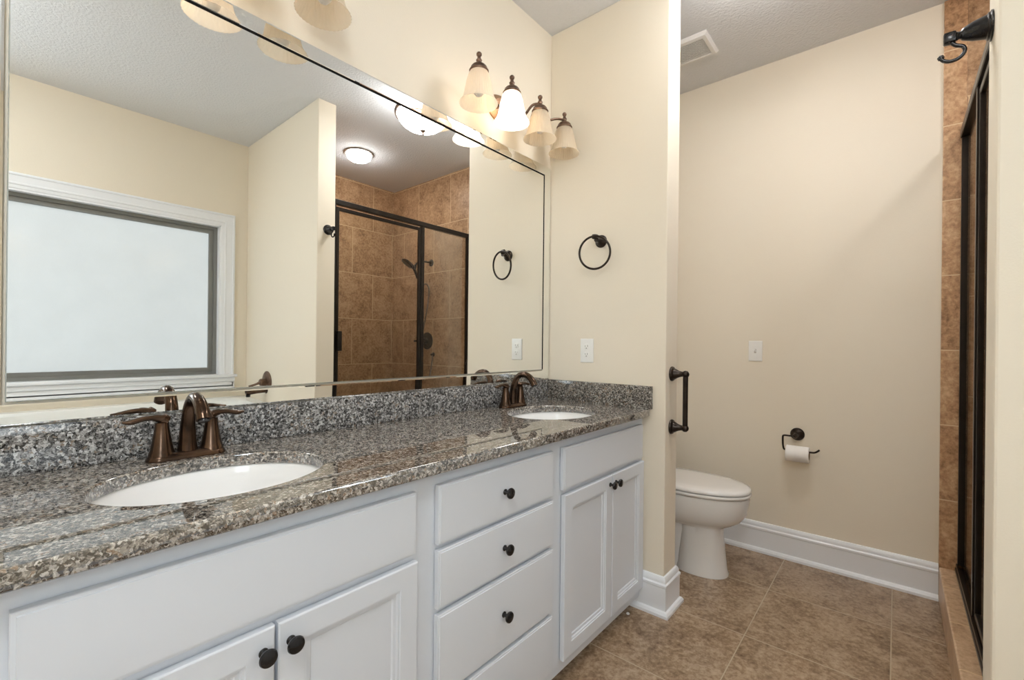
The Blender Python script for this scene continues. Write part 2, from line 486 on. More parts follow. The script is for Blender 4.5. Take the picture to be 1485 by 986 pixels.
# shower tiling: back with a niche, end wall, tub-side wall, narrow border
TB = -1.385
NX0, NX1, NZ0, NZ1 = 1.93, 2.262, 1.415, 1.775
b = BM()
box(b, XP2, NX0, TB - 0.11, TB, 0, ZC); box(b, NX1, XF - 0.012, TB - 0.11, TB, 0, ZC)
box(b, NX0, NX1, TB - 0.11, TB, 0, NZ0); box(b, NX0, NX1, TB - 0.11, TB, NZ1, ZC)
box(b, NX0, NX1, TB - 0.11, TB - 0.08, NZ0, NZ1)
struct('wall_shower_back', b, TILE_B)
b = BM()
for x0, x1, z0, z1 in ((NX0 - 0.012, NX0 + 0.004, NZ0 - 0.012, NZ1 + 0.012), (NX1 - 0.004, NX1 + 0.012, NZ0 - 0.012, NZ1 + 0.012), (NX0 + 0.004, NX1 - 0.004, NZ0 - 0.012, NZ0 + 0.004), (NX0 + 0.004, NX1 - 0.004, NZ1 - 0.004, NZ1 + 0.012)):
    box(b, x0, x1, TB - 0.02, TB + 0.006, z0, z1, 0.002, 1)
struct('trim_2', b, mat('niche edging', (0.36, 0.27, 0.18), 0.4, var=(30, 0.2)))
b = BM(); box(b, XF - 0.012, XF + 0.02, TB - 0.11, -0.237, 0, ZC); struct('wall_shower_end', b, TILE_R)
b = BM(); box(b, XF - 0.013, XF + 0.02, -0.237, -0.157, 0, ZC, 0.003, 2); struct('trim_3', b, TILE_N)
b = BM(); box(b, XP2, XP2 + 0.012, TB, -0.237, 0, ZC); struct('wall_shower_left', b, TILE_R)
# curb
b = BM(); box(b, XP2 - 0.001, XF - 0.013, -0.335, -0.158, 0, 0.158, 0.006, 2); struct('trim_1', b, TILE_C)

# baseboards
BB = [(0.0, 0.0), (0.030, 0.0), (0.030, 0.012), (0.024, 0.022), (0.016, 0.026), (0.016, 0.122), (0.019, 0.127), (0.019, 0.136), (0.013, 0.142), (0.013, 0.150), (0.010, 0.160), (0.006, 0.166), (0.0, 0.168)]
b = BM(); sweep_profile(b, [(XF, -0.157, 0), (XF, YM, 0), (XE2, YM, 0), (XE2, YE, 0), (XE, YE, 0), (XE, 0.93, 0)], BB); struct('baseboard_toilet_room', b, TRIM, smooth=25)
b = BM(); sweep_profile(b, [(-0.045, YM, 0), (XL, YM, 0), (XL, YB, 0), (-0.215, YB, 0)], BB); struct('baseboard_left', b, TRIM, smooth=25)
b = BM(); sweep_profile(b, [(XP, -0.53, 0), (XP, YP, 0), (XP2, YP, 0)], BB); struct('baseboard_tub_end', b, TRIM, smooth=25)

# ---- window over the tub
w1 = sroot('window_1', (0.6, YB, WZ0))
def casing(bm, x0, x1, z0, z1, y, wd=0.098, flip=None):
    prof = [(wd, 0.0), (wd, 0.020), (wd - 0.006, 0.024), (wd - 0.014, 0.024), (wd - 0.018, 0.018), (wd - 0.026, 0.017), (0.040, 0.014), (0.036, 0.017), (0.028, 0.017), (0.024, 0.012), (0.010, 0.010), (0.004, 0.008), (0.0, 0.0)]
    rings = []
    for o, t in prof:
        rings.append([(x0 - o, y + t, z0 - o), (x1 + o, y + t, z0 - o), (x1 + o, y + t, z1 + o), (x0 - o, y + t, z1 + o)])
    loft(bm, rings, False, False)
b = BM(); casing(b, WX0, WX1, WZ0, WZ1, YB); obj('casing', b, TRIM, w1, 20)
b = BM(); box(b, WX0 - 0.115, WX1 + 0.118, YB, YB + 0.045, WZ0 - 0.020, WZ0 + 0.004, 0.006, 2)
box(b, WX0, WX1, YB - 0.06, YB + 0.01, WZ0 - 0.012, WZ0 + 0.004); obj('sill', b, TRIM, w1, 30)
b = BM()
for z0, z1, t in ((WZ0 - 0.055, WZ0 - 0.021, 0.032), (WZ0 - 0.25, WZ0 - 0.055, 0.024)):
    box(b, WX0 - 0.10, WX1 + 0.103, YB, YB + t, z0, z1, 0.005, 2)
obj('apron', b, TRIM, w1, 30)
b = BM()
box(b, WX0 - 0.003, WX0 + 0.010, YB - 0.10, YB + 0.004, WZ0, WZ1); box(b, WX1 - 0.010, WX1 + 0.003, YB - 0.10, YB + 0.004, WZ0, WZ1)
box(b, WX0, WX1, YB - 0.10, YB + 0.004, WZ1 - 0.010, WZ1 + 0.003); obj('jamb', b, TRIM, w1, 0)
b = BM()
def ringbars(bm, x0, x1, z0, z1, y0, y1, wd):
    box(bm, x0, x0 + wd, y0, y1, z0, z1); box(bm, x1 - wd, x1, y0, y1, z0, z1)
    box(bm, x0 + wd, x1 - wd, y0, y1, z0, z0 + wd); box(bm, x0 + wd, x1 - wd, y0, y1, z1 - wd, z1)
ringbars(b, WX0 + 0.010, WX1 - 0.010, WZ0 + 0.004, WZ1 - 0.010, YB - 0.10, YB - 0.042, 0.024)
ringbars(b, WX0 + 0.034, WX1 - 0.034, WZ0 + 0.028, WZ1 - 0.034, YB - 0.095, YB - 0.056, 0.030)
obj('sash_frame', b, VINYL, w1, 0)
b = BM(); box(b, WX0 + 0.060, WX1 - 0.060, YB - 0.082, YB - 0.074, WZ0 + 0.054, WZ1 - 0.060); obj('pane', b, PANE, w1, 0)

# ---- unseen second window, added as a fill light behind the camera
w2 = sroot('added_fill_window', ((SX0 + SX1) / 2, YB, SZ0))
b = BM(); casing(b, SX0, SX1, SZ0, SZ1, YB); obj('casing', b, TRIM, w2, 20)
b = BM(); ringbars(b, SX0, SX1, SZ0, SZ1, YB - 0.10, YB - 0.03, 0.045); obj('sash_frame', b, TRIM, w2, 0)
b = BM(); box(b, SX0 + 0.043, SX1 - 0.043, YB - 0.072, YB - 0.064, SZ0 + 0.043, SZ1 - 0.043); obj('pane', b, FILL_PANE, w2, 0)

# ------------------------------------------------------------------ vanity cabinets
YD, YFR, YBK = 0.855, 0.875, 1.398      # door fronts, face frame, back
XV = -0.035
ZT = 0.8625                              # underside of the granite
DOORP = [(0.0, 0.8575), (0.0015, 0.8558), (0.003, YD), (0.048, YD), (0.0495, 0.858), (0.054, 0.8582), (0.056, 0.8625), (0.063, 0.8638), (0.066, 0.8668)]
FRONTP = [(0.0, 0.8590), (0.0012, 0.8575), (0.0055, 0.8572), (0.0065, 0.8552), (0.009, YD)]

def knob(x, z, parent, y=YD):
    b = BM()
    lathe(b, [(0.0001, -0.001), (0.0085, -0.001), (0.0085, 0.002), (0.0055, 0.005), (0.005, 0.012), (0.009, 0.015), (0.0145, 0.018), (0.0158, 0.0215), (0.0145, 0.025), (0.009, 0.0275), (0.0001, 0.0285)], (x, y, z), (0, -1, 0), 24, cap0=False, cap1=False)
    return obj('knob', b, BLACK, parent, 40)

def carcass(root, x0, x1, rails, stiles, base=True):
    b = BM()
    t = 0.016
    box(b, x0, x0 + t, YFR + 0.018, YBK, 0.055, ZT); box(b, x1 - t, x1, YFR + 0.018, YBK, 0.055, ZT)
    box(b, x0 + t, x1 - t, YFR + 0.018, YBK, 0.055, 0.055 + t); box(b, x0 + t, x1 - t, YBK - 0.008, YBK, 0.055 + t, ZT)
    obj('body', b, CAB, root, 0)
    b = BM()
    for a, c in stiles: box(b, a, c, YFR, YFR + 0.018, 0.052, ZT)
    for (a, c), (z0, z1) in rails: box(b, a, c, YFR, YFR + 0.018, z0, z1)
    obj('face_frame', b, CAB, root, 0)
    b = BM(); box(b, x0, x1, 0.915, 0.930, 0.0, 0.056); box(b, x0, x1, 0.932, YBK, 0.0, 0.054); obj('toe_kick', b, CAB, root, 0)

def door(x0, x1, z0, z1, root, kx, kz):
    b = BM(); slab(b, x0, x1, z0, z1, YFR - 0.0035, DOORP)
    d = obj('door', b, CAB, root, 20)
    knob(kx, kz, d); return d

def sink_cabinet(x0, x1, f, dl, dr, label, kz):
    r = thing('sink_cabinet', label, 'cabinet', ((x0 + x1) / 2, 0.92, 0), 'vanity cabinets under the granite counter')
    mid0, mid1 = x0 + 0.085, x1 - 0.04
    carcass(r, x0, x1, [((mid0, mid1), (0.052, 0.105)), ((mid0, mid1), (0.655, 0.69)), ((mid0, mid1), (0.815, ZT)), (((dl[1] + dr[0]) / 2 - 0.018, (dl[1] + dr[0]) / 2 + 0.018), (0.105, 0.655))], [(x0, mid0), (mid1, x1)])
    b = BM(); slab(b, f[0], f[1], 0.681, 0.826, YFR - 0.0035, FRONTP); obj('false_drawer_front', b, CAB, r, 20)
    door(dl[0], dl[1], 0.097, 0.662, r, dl[1] - 0.020, kz); door(dr[0], dr[1], 0.097, 0.662, r, dr[0] + 0.022, kz)
    return r
sink_cabinet(XV, 0.706, (0.030, 0.672), (0.030, 0.3545), (0.3605, 0.677), 'white two-door cabinet under the nearest sink, at the left of the photo', 0.622)
sink_cabinet(1.262, XE - 0.001, (1.290, 1.919), (1.298, 1.635), (1.640, 1.930), 'white two-door cabinet under the far sink, against the end wall', 0.628)
r = thing('drawer_cabinet', 'white four-drawer cabinet between the two sink cabinets', 'cabinet', (0.984, 0.92, 0), 'vanity cabinets under the granite counter')
carcass(r, 0.706, 1.262, [((0.746, 1.232), z) for z in ((0.052, 0.105), (0.278, 0.306), (0.497, 0.527), (0.655, 0.69), (0.815, ZT))], [(0.706, 0.746), (1.232, 1.262)])
for z0, z1 in ((0.677, 0.826), (0.518, 0.663), (0.296, 0.503), (0.097, 0.284)):
    b = BM(); slab(b, 0.740, 1.231, z0, z1, YFR - 0.0035, FRONTP)
    d = obj('drawer', b, CAB, r, 20)
    knob(0.986, (z0 + z1) / 2, d)

# ------------------------------------------------------------------ granite top
SINKS = ((0.340, 1.105), (1.572, 1.105))
SA, SB = 0.213, 0.172
ZG = 0.893
def ellipse(cx, cy, a, b_, n=72): return [(cx + a * cos(2 * pi * i / n), cy + b_ * sin(2 * pi * i / n)) for i in range(n)]
cu = bpy.data.curves.new('top', 'CURVE'); cu.dimensions = '2D'; cu.fill_mode = 'BOTH'
BV = 0.005
cu.extrude = (ZG - ZT) / 2 - BV; cu.bevel_depth = BV; cu.bevel_resolution = 3
def poly(pts):
    s = cu.splines.new('POLY'); s.points.add(len(pts) - 1); s.use_cyclic_u = True
    for p, q in zip(s.points, pts): p.co = (q[0], q[1], 0, 1)
rc = 0.02
out = [(XV - 0.012 + BV, 0.832 + BV)]
ex, ey = XE - 0.002 - BV, 0.832 + BV
out += [(ex - rc + rc * sin(t * pi / 12), ey + rc - rc * cos(t * pi / 12)) for t in range(7)]
out += [(ex, 1.398 - BV), (XV - 0.012 + BV, 1.398 - BV)]
poly(out)
for sx, sy in SINKS: poly(list(reversed(ellipse(sx, sy, SA + BV, SB + BV))))
tmp = bpy.data.objects.new('top', cu); C.objects.link(tmp)
dg = bpy.context.evaluated_depsgraph_get()
me = bpy.data.meshes.new_from_object(tmp.evaluated_get(dg))
bpy.data.objects.remove(tmp)
b = BM(); b.from_mesh(me); bpy.data.meshes.remove(me)
bmesh.ops.remove_doubles(b, verts=b.verts, dist=1e-5)
bmesh.ops.translate(b, verts=b.verts, vec=(0, 0, (ZG + ZT) / 2))
top = thing('countertop', 'long polished speckled granite countertop over the white cabinets', 'countertop', (0.95, 1.1, ZT))
sl = obj('slab', b, GRAN, top, 0)
for pl in sl.data.polygons: pl.use_smooth = abs(pl.normal.z) < 0.99
b = BM(); box(b, XV - 0.012, XE - 0.0205, 1.3835, 1.3985, ZG + 0.0002, 0.994, 0.002, 2); obj('backsplash', b, GRAN_SPLASH, top, 30)
b = BM(); box(b, XE - 0.020, XE - 0.001, 0.826, 1.3985, ZG + 0.0002, 0.995, 0.002, 2); obj('side_splash', b, GRAN_WARM_LIT, top, 30)

# ------------------------------------------------------------------ sinks and faucets
def sink(cx, cy, label):
    r = thing('sink', label, 'sink', (cx, cy, 0.70), 'undermount sinks in the granite counter')
    inner = [(1.045, ZT - 0.0006), (1.012, ZT - 0.0008), (1.0, ZT - 0.006), (0.985, 0.835), (0.955, 0.80), (0.88, 0.762), (0.74, 0.738), (0.50, 0.724), (0.25, 0.717), (0.11, 0.714)]
    outer = [(0.11, 0.704), (0.25, 0.706), (0.52, 0.712), (0.78, 0.726), (0.93, 0.752), (1.00, 0.795), (1.03, 0.835), (1.045, ZT - 0.012)]
    b = BM()
    rings = [[(cx + SA * 1.02 * s * cos(2 * pi * i / 64), cy + SB * 1.02 * s * sin(2 * pi * i / 64), z) for i in range(64)] for s, z in inner + outer]
    rings.append(rings[0])
    loft(b, rings, False, False)
    bmesh.ops.remove_doubles(b, verts=b.verts, dist=1e-6)
    obj('basin', b, SINKM, r, 50)
    b = BM(); lathe(b, [(0.0001, 0.708), (0.021, 0.708), (0.0235, 0.7165), (0.021, 0.7185), (0.017, 0.7175), (0.015, 0.7195), (0.0001, 0.7215)], (cx, cy, 0), n=32, cap0=False, cap1=False)
    obj('drain', b, BRONZE, r, 40)
sink(SINKS[0][0], SINKS[0][1], 'white oval undermount sink nearest the camera, beside the window reflection')
sink(SINKS[1][0], SINKS[1][1], 'white oval undermount sink at the far end, close to the end wall')

def faucet(x, label):
    y = 1.325
    r = thing('faucet', label, 'faucet', (x, y, ZG), 'bronze two-handle faucets behind the sinks')
    # base plate: rounded bar with a raised bridge
    def pill(hw, hd, z, n=40):
        pts = []
        for i in range(n):
            t = 2 * pi * i / n
            cx = (hw - hd) if cos(t) >= 0 else -(hw - hd)
            pts.append((x + cx + hd * cos(t), y + hd * sin(t), z))
        return pts
    b = BM(); loft(b, [pill(0.082, 0.029, ZG + 0.0003), pill(0.082, 0.029, ZG + 0.004), pill(0.079, 0.0265, ZG + 0.010), pill(0.075, 0.0235, ZG + 0.015), pill(0.070, 0.019, ZG + 0.017)])
    obj('base_plate', b, COPPER, r, 40)
    ctrl = [(x, y, ZG + 0.012), (x, y, 0.935), (x, y - 0.003, 0.975), (x, y - 0.015, 1.014), (x, y - 0.038, 1.037), (x, y - 0.066, 1.042), (x, y - 0.094, 1.031), (x, y - 0.113, 1.012), (x, y - 0.122, 0.996)]
    rad = [0.0215, 0.0185, 0.0155, 0.0135, 0.0125, 0.0125, 0.0135, 0.0150, 0.0155]
    p = spline(ctrl, 6)
    b = BM(); tube(b, p, lerp_list(rad, 6), 20)
    sp = obj('spout', b, COPPER, r, 40)
    e = p[-1]; d = (p[-1] - p[-3]).normalized()
    b = BM(); lathe(b, [(0.0001, -0.004), (0.011, -0.004), (0.011, 0.004), (0.008, 0.005), (0.0001, 0.003)], e, tuple(d), 20, cap0=False, cap1=False)
    obj('aerator', b, BLACK, sp, 40)
    for s in (-1, 1):
        hx = x + s * 0.051
        b = BM(); lathe(b, [(0.0265, ZG + 0.010), (0.0255, ZG + 0.018), (0.0235, ZG + 0.022), (0.0205, 0.930), (0.0165, 0.955), (0.0142, 0.972), (0.0138, 0.982), (0.0001, 0.983)], (hx, y, 0), n=28, cap1=False)
        post = obj('handle_post', b, COPPER, r, 40)
        b = BM()
        hp = spline([(hx - s * 0.010, y, 0.984), (hx, y, 0.990), (hx + s * 0.016, y, 0.9945), (hx + s * 0.036, y, 0.994), (hx + s * 0.058, y, 0.989), (hx + s * 0.074, y, 0.990)], 6)
        tube(b, hp, lerp_list([0.0125, 0.0138, 0.0105, 0.0095, 0.0105, 0.0040], 6), 16, flat=[(1.0, 1.0)] * 7 + [(1.0, 0.75)] * 6 + [(1.0, 0.62)] * 18)
        obj('lever', b, COPPER, post, 40)
faucet(0.337, 'bronze two-handle faucet behind the sink nearest the camera')
faucet(1.575, 'bronze two-handle faucet behind the far sink by the end wall')

# ------------------------------------------------------------------ mirror
MX0, MX1, MZ0, MZ1 = 0.041, 1.878, 1.048, 2.041
OX0, OX1, OZ0, OZ1 = -0.030, 1.944, 0.9955, 2.098
mr = thing('mirror', 'wide mirrored-frame wall mirror above the granite backsplash', 'mirror', (0.95, 1.392, 0.997))
b = BM(); box(b, MX0, MX1, 1.389, 1.397, MZ0, MZ1); obj('mirror_pane', b, MIRROR, mr, 0)
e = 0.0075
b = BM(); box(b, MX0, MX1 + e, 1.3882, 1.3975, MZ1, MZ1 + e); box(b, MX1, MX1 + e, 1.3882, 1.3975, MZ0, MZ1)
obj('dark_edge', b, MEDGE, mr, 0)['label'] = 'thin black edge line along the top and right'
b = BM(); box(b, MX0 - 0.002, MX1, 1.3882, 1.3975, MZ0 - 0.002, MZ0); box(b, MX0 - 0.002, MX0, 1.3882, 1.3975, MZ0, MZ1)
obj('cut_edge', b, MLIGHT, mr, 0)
def strip(q, tilt):
    """one border strip: flat centre falling away a little towards the wall, small bevels at both long edges; q = inner pair, outer pair in (x,z)"""
    (a, b_), (c, d) = q
    bm = BM()
    YI = 1.3905; YO = YI + 0.8 * 0.055 * math.tan(radians(tilt))
    rows = [(0.0, 1.3965), (0.0, 1.3915), (0.07, YI), (0.90, YO), (1.0, YO + 0.002), (1.0, 1.3985)]
    L = [[(a[0] + (d[0] - a[0]) * t, y, a[1] + (d[1] - a[1]) * t) for t, y in rows], [(b_[0] + (c[0] - b_[0]) * t, y, b_[1] + (c[1] - b_[1]) * t) for t, y in rows]]
    loft(bm, L, True, True)
    return obj('border_strip', bm, MIRROR, mr, 0)
g = e + 0.0004
i0, i1, i2, i3 = (MX0 - g, MZ0 - g), (MX1 + g, MZ0 - g), (MX1 + g, MZ1 + g), (MX0 - g, MZ1 + g)
o0, o1, o2, o3 = (OX0, OZ0), (OX1, OZ0), (OX1, OZ1), (OX0, OZ1)
for pi_, qi, po, qo, tl in ((i0, i1, o0, o1, 1.1), (i1, i2, o1, o2, 0.8), (i2, i3, o2, o3, 2.2), (i3, i0, o3, o0, 0.8)):
    strip(((pi_, qi), (qo, po)), tl)

# ------------------------------------------------------------------ vanity lights
def vanity_light(cx, lit, label):
    zc = 2.225
    r = thing('vanity_light', label, 'light fixture', (cx, YM, zc), 'four-shade vanity lights above the mirror')
    b = BM()
    rings = []
    for s, y in ((1.0, YM - 0.0005), (1.0, YM - 0.008), (0.93, YM - 0.014), (0.80, YM - 0.018), (0.74, YM - 0.026), (0.3, YM - 0.030)):
        rings.append([(cx + 0.112 * s * cos(2 * pi * i / 40), y, zc + 0.022 + 0.066 * s * sin(2 * pi * i / 40)) for i in range(40)])
    loft(b, rings); obj('back_plate', b, PLATEBRONZE, r, 40)
    ys = 1.260
    for k, dx in enumerate((-0.300, -0.100, 0.100, 0.300)):
        x = cx + dx
        s = 1 if dx > 0 else -1
        b = BM()
        if abs(dx) < 0.2:
            ctrl = [(cx + s * 0.03, YM - 0.028, zc + 0.01), (cx + s * 0.045, YM - 0.060, zc - 0.012), (cx + s * 0.062, YM - 0.085, zc + 0.012), (x - s * 0.020, ys + 0.030, 2.276), (x, ys, 2.283)]
        else:
            ctrl = [(cx + s * 0.05, YM - 0.026, zc + 0.02), (cx + s * 0.10, YM - 0.055, zc + 0.004), (cx + s * 0.17, YM - 0.085, 2.240), (x - s * 0.055, ys + 0.012, 2.272), (x, ys, 2.283)]
        tube(b, spline(ctrl, 8), 0.0058, 10); obj('arm', b, LAMPBRONZE, r, 40)
        b = BM(); lathe(b, [(0.0375, 2.241), (0.039, 2.246), (0.036, 2.251), (0.033, 2.254), (0.032, 2.260), (0.027, 2.266), (0.016, 2.271), (0.012, 2.275), (0.010, 2.283), (0.012, 2.288), (0.0075, 2.295), (0.0065, 2.302), (0.0105, 2.308), (0.0108, 2.314), (0.007, 2.319), (0.0001, 2.321)], (x, ys, 0), n=28, cap1=False)
        obj('cap', b, LAMPBRONZE, r, 40)
        prof = [(0.034, 2.243), (0.040, 2.232), (0.046, 2.212), (0.051, 2.188), (0.0555, 2.163), (0.061, 2.143), (0.068, 2.129), (0.074, 2.121), (0.076, 2.118), (0.074, 2.1185), (0.066, 2.128), (0.059, 2.143), (0.0535, 2.164), (0.049, 2.188), (0.044, 2.212), (0.038, 2.231), (0.033, 2.240)]
        b = BM(); lathe(b, prof, (x, ys, 0), n=144, rib=36, ribamp=0.012, cap0=False, cap1=False)
        obj('shade', b, (SH_OFF, SH_DIM, SH_LIT)[lit[k]], r, 60)
        b = BM(); lathe(b, [(0.0001, 2.146), (0.012, 2.149), (0.021, 2.160), (0.0235, 2.174), (0.021, 2.188), (0.014, 2.203), (0.0125, 2.238)], (x, ys, 0), n=20, cap0=False)
        bu = obj('bulb', b, BULBM if lit[k] == 2 else BULBOFF, r, 50)
vanity_light(0.337, (2, 2, 1, 0), 'bronze four-shade vanity light above the near sink, cut by the top edge')
vanity_light(1.569, (1, 2, 0, 0), 'bronze vanity light with four bell shades above the far sink')

# ------------------------------------------------------------------ things on the end wall
def rosette(bm, o, ax, R=0.031, depth=0.045, post=0.011):
    lathe(bm, [(0.0001, 0), (R, 0), (R, 0.004), (R * 0.93, 0.008), (R * 0.75, 0.011), (R * 0.70, 0.015), (R * 0.52, 0.019), (post, depth * 0.55), (post * 0.85, depth * 0.8), (post, depth)], o, ax, 28, cap0=False)

t = thing('towel_ring', 'dark bronze towel ring on the cream wall beside the mirror', 'towel ring', (XE, 1.093, 1.676))
b = BM(); rosette(b, (XE, 1.093, 1.676), (-1, 0, 0), 0.0305, 0.050); lathe(b, [(0.0001, -0.013), (0.011, -0.012), (0.0125, 0.0), (0.011, 0.012), (0.0001, 0.013)], (XE - 0.052, 1.098, 1.690), (0, 1, 0.2), 20, cap0=False, cap1=False)
lathe(b, [(0.008, 0), (0.0075, 0.02)], (XE - 0.046, 1.094, 1.678), (-0.2, 0.2, 0.6), 12)
obj('mount', b, BRONZE, t, 40)
b = BM(); torus(b, (XE - 0.058, 1.096, 1.690 - 0.0765), 0.0765, 0.0052, (1.0, 0.16, 0.10)); obj('ring', b, BRONZE, t, 60)

def outlet_plate(name, label, cat, x, y, z, w=0.072, h=0.117, kind='outlet'):
    t = thing(name, label, cat, (x, y, z))
    b = BM()
    rings = []
    for ins, dx in ((0, 0.0003), (0, 0.003), (0.002, 0.0055), (0.006, 0.0065)):
        rings.append([(x - dx, y - w / 2 + ins, z - h / 2 + ins), (x - dx, y + w / 2 - ins, z - h / 2 + ins), (x - dx, y + w / 2 - ins, z + h / 2 - ins), (x - dx, y - w / 2 + ins, z + h / 2 - ins)])
    loft(b, rings); obj('cover_plate', b, PLATE, t, 30)
    if kind == 'outlet':
        for s in (-1, 1):
            zc = z + s * 0.0195
            b = BM()
            pts = []
            for i in range(28):
                a = 2 * pi * i / 28
                pts.append((max(-0.0135, min(0.0135, 0.0172 * cos(a))), 0.0172 * sin(a) * 0.86))
            loft(b, [[(x - 0.004, y + p, zc + q) for p, q in pts], [(x - 0.0080, y + p, zc + q) for p, q in pts], [(x - 0.0084, y + p * 0.94, zc + q * 0.94) for p, q in pts]])
            f = obj('socket', b, PLATE, t, 30)
            b = BM()
            box(b, x - 0.0087, x - 0.006, y - 0.0075, y - 0.0053, zc - 0.001, zc + 0.008)
            box(b, x - 0.0087, x - 0.006, y + 0.0053, y + 0.0072, zc - 0.001, zc + 0.0065)
            lathe(b, [(0.0026, 0.006), (0.0026, 0.0087)], (x, y, zc - 0.0075), (-1, 0, 0), 14)
            obj('slots', b, SLOT, f, 30)['label'] = 'dark plug slots'
        b = BM(); lathe(b, [(0.003, 0.005), (0.003, 0.0072), (0.0015, 0.0078)], (x, y, z), (-1, 0, 0), 14); obj('screw', b, PLATE, t, 40)
    else:
        b = BM(); box(b, x - 0.0078, x - 0.005, y - 0.0055, y + 0.0055, z - 0.0125, z + 0.0125, 0.0008, 1); obj('toggle_slot', b, mat('toggle slot', (0.55, 0.52, 0.48), 0.5, var=(20, 0.02)), t, 30)
        b = BM(); rings = [[(x - 0.0072, y - 0.0042, z - 0.006), (x - 0.0072, y + 0.0042, z - 0.006), (x - 0.0072, y + 0.0042, z + 0.006), (x - 0.0072, y - 0.0042, z + 0.006)], [(x - 0.019, y - 0.0032, z + 0.004), (x - 0.019, y + 0.0032, z + 0.004), (x - 0.017, y + 0.0032, z + 0.0095), (x - 0.017, y - 0.0032, z + 0.0095)]]
        loft(b, rings); obj('toggle', b, PLATE, t, 30)
        for s in (-1, 1):
            b = BM(); lathe(b, [(0.003, 0.005), (0.003, 0.0072), (0.0015, 0.0078)], (x, y, z + s * 0.03), (-1, 0, 0), 14); obj('screw', b, PLATE, t, 40)
outlet_plate('wall_outlet', 'white double wall outlet on the cream wall below the towel ring', 'outlet', XE, 1.165, 1.148)
outlet_plate('light_switch', 'white toggle light switch on the toilet room wall', 'light switch', XF, 0.627, 1.151, kind='switch')

# vertical grab bar on the end of the short wall
t = thing('grab_bar', 'dark bronze vertical grab bar on the end of the short wall', 'grab bar', (2.016, YE, 0.93))
yb = YE - 0.062
for z in (1.051, 0.814):
    b = BM(); lathe(b, [(0.0001, 0), (0.033, 0), (0.033, 0.004), (0.030, 0.009), (0.024, 0.013), (0.023, 0.018), (0.019, 0.024), (0.0145, 0.034), (0.0115, 0.046), (0.0115, 0.052)], (2.016, YE - 0.0005, z), (0, -1, 0), 28, cap0=False)
    m_ = obj('mounting_post', b, BRONZE, t, 40)
    b = BM(); lathe(b, [(0.0001, -0.0165), (0.008, -0.0145), (0.014, -0.008), (0.0162, 0), (0.014, 0.008), (0.008, 0.0145), (0.0001, 0.0165)], (2.016, yb, z), n=24, cap0=False, cap1=False); obj('ball_joint', b, BRONZE, m_, 50)
b = BM(); lathe(b, [(0.0110, 0.818), (0.0110, 1.047)], (2.016, yb, 0), n=24); obj('bar', b, BRONZE, t, 40)

# ------------------------------------------------------------------ toilet
def egg(xc, yf, ybk, w, z, n=56, p=2.25):
    """plan outline: pointed-round front at yf (towards the camera side), squarer back"""
    ym = yf + (ybk - yf) * 0.56
    pts = []
    for i in range(n):
        a = 2 * pi * i / n
        c, s = cos(a), sin(a)
        x = w * (abs(c) ** (2 / p)) * (1 if c >= 0 else -1)
        if s < 0: y = ym - (ym - yf) * abs(s) ** (2 / 2.05)
        else: y = ym + (ybk - ym) * abs(s) ** (2 / 3.2)
        pts.append((xc + x, y, z))
    return pts
TX = 2.49
t = thing('toilet', 'white toilet with closed lid behind the short wall', 'toilet', (TX, 0.95, 0))
b = BM()
loft(b, [egg(TX, 0.648, 0.90, 0.098, 0.0005), egg(TX, 0.648, 0.90, 0.098, 0.010), egg(TX, 0.655, 0.895, 0.094, 0.03), egg(TX, 0.664, 0.885, 0.088, 0.12), egg(TX, 0.673, 0.88, 0.083, 0.20), egg(TX, 0.676, 0.885, 0.083, 0.240),
         egg(TX, 0.655, 1.20, 0.105, 0.252), egg(TX, 0.622, 1.21, 0.134, 0.270), egg(TX, 0.588, 1.22, 0.158, 0.295), egg(TX, 0.566, 1.23, 0.173, 0.330), egg(TX, 0.556, 1.24, 0.180, 0.370), egg(TX, 0.553, 1.25, 0.182, 0.405), egg(TX, 0.556, 1.25, 0.180, 0.418), egg(TX, 0.566, 1.24, 0.172, 0.421)])
loft(b, [egg(TX, 0.85, 1.25, 0.075, 0.0005, p=4), egg(TX, 0.85, 1.25, 0.070, 0.10, p=4), egg(TX, 0.78, 1.25, 0.090, 0.30, p=4)])
obj('bowl', b, PORC, t, 50)
b = BM(); loft(b, [egg(TX, 0.556, 1.07, 0.178, 0.4235), egg(TX, 0.548, 1.075, 0.185, 0.427), egg(TX, 0.546, 1.075, 0.187, 0.434), egg(TX, 0.549, 1.072, 0.184, 0.440), egg(TX, 0.558, 1.065, 0.175, 0.4415)]); obj('seat', b, PORC, t, 50)
b = BM(); loft(b, [egg(TX, 0.560, 1.07, 0.175, 0.4435), egg(TX, 0.549, 1.078, 0.185, 0.446), egg(TX, 0.547, 1.080, 0.187, 0.453), egg(TX, 0.551, 1.076, 0.183, 0.461), egg(TX, 0.566, 1.062, 0.169, 0.4665), egg(TX, 0.62, 1.02, 0.12, 0.4695), egg(TX, 0.70, 0.96, 0.06, 0.4702)]); obj('lid', b, PORC, t, 50)
for s in (-1, 1):
    b = BM(); box(b, TX + s * 0.075 - 0.018, TX + s * 0.075 + 0.018, 1.082, 1.125, 0.4215, 0.462, 0.006, 2); obj('hinge', b, PORC, t, 40)
b = BM(); box(b, TX - 0.215, TX + 0.215, 1.175, 1.385, 0.4215, 0.79, 0.03, 4); obj('tank', b, PORC, t, 40)
b = BM(); box(b, TX - 0.225, TX + 0.225, 1.165, 1.39, 0.7905, 0.83, 0.012, 3); obj('tank_lid', b, PORC, t, 40)
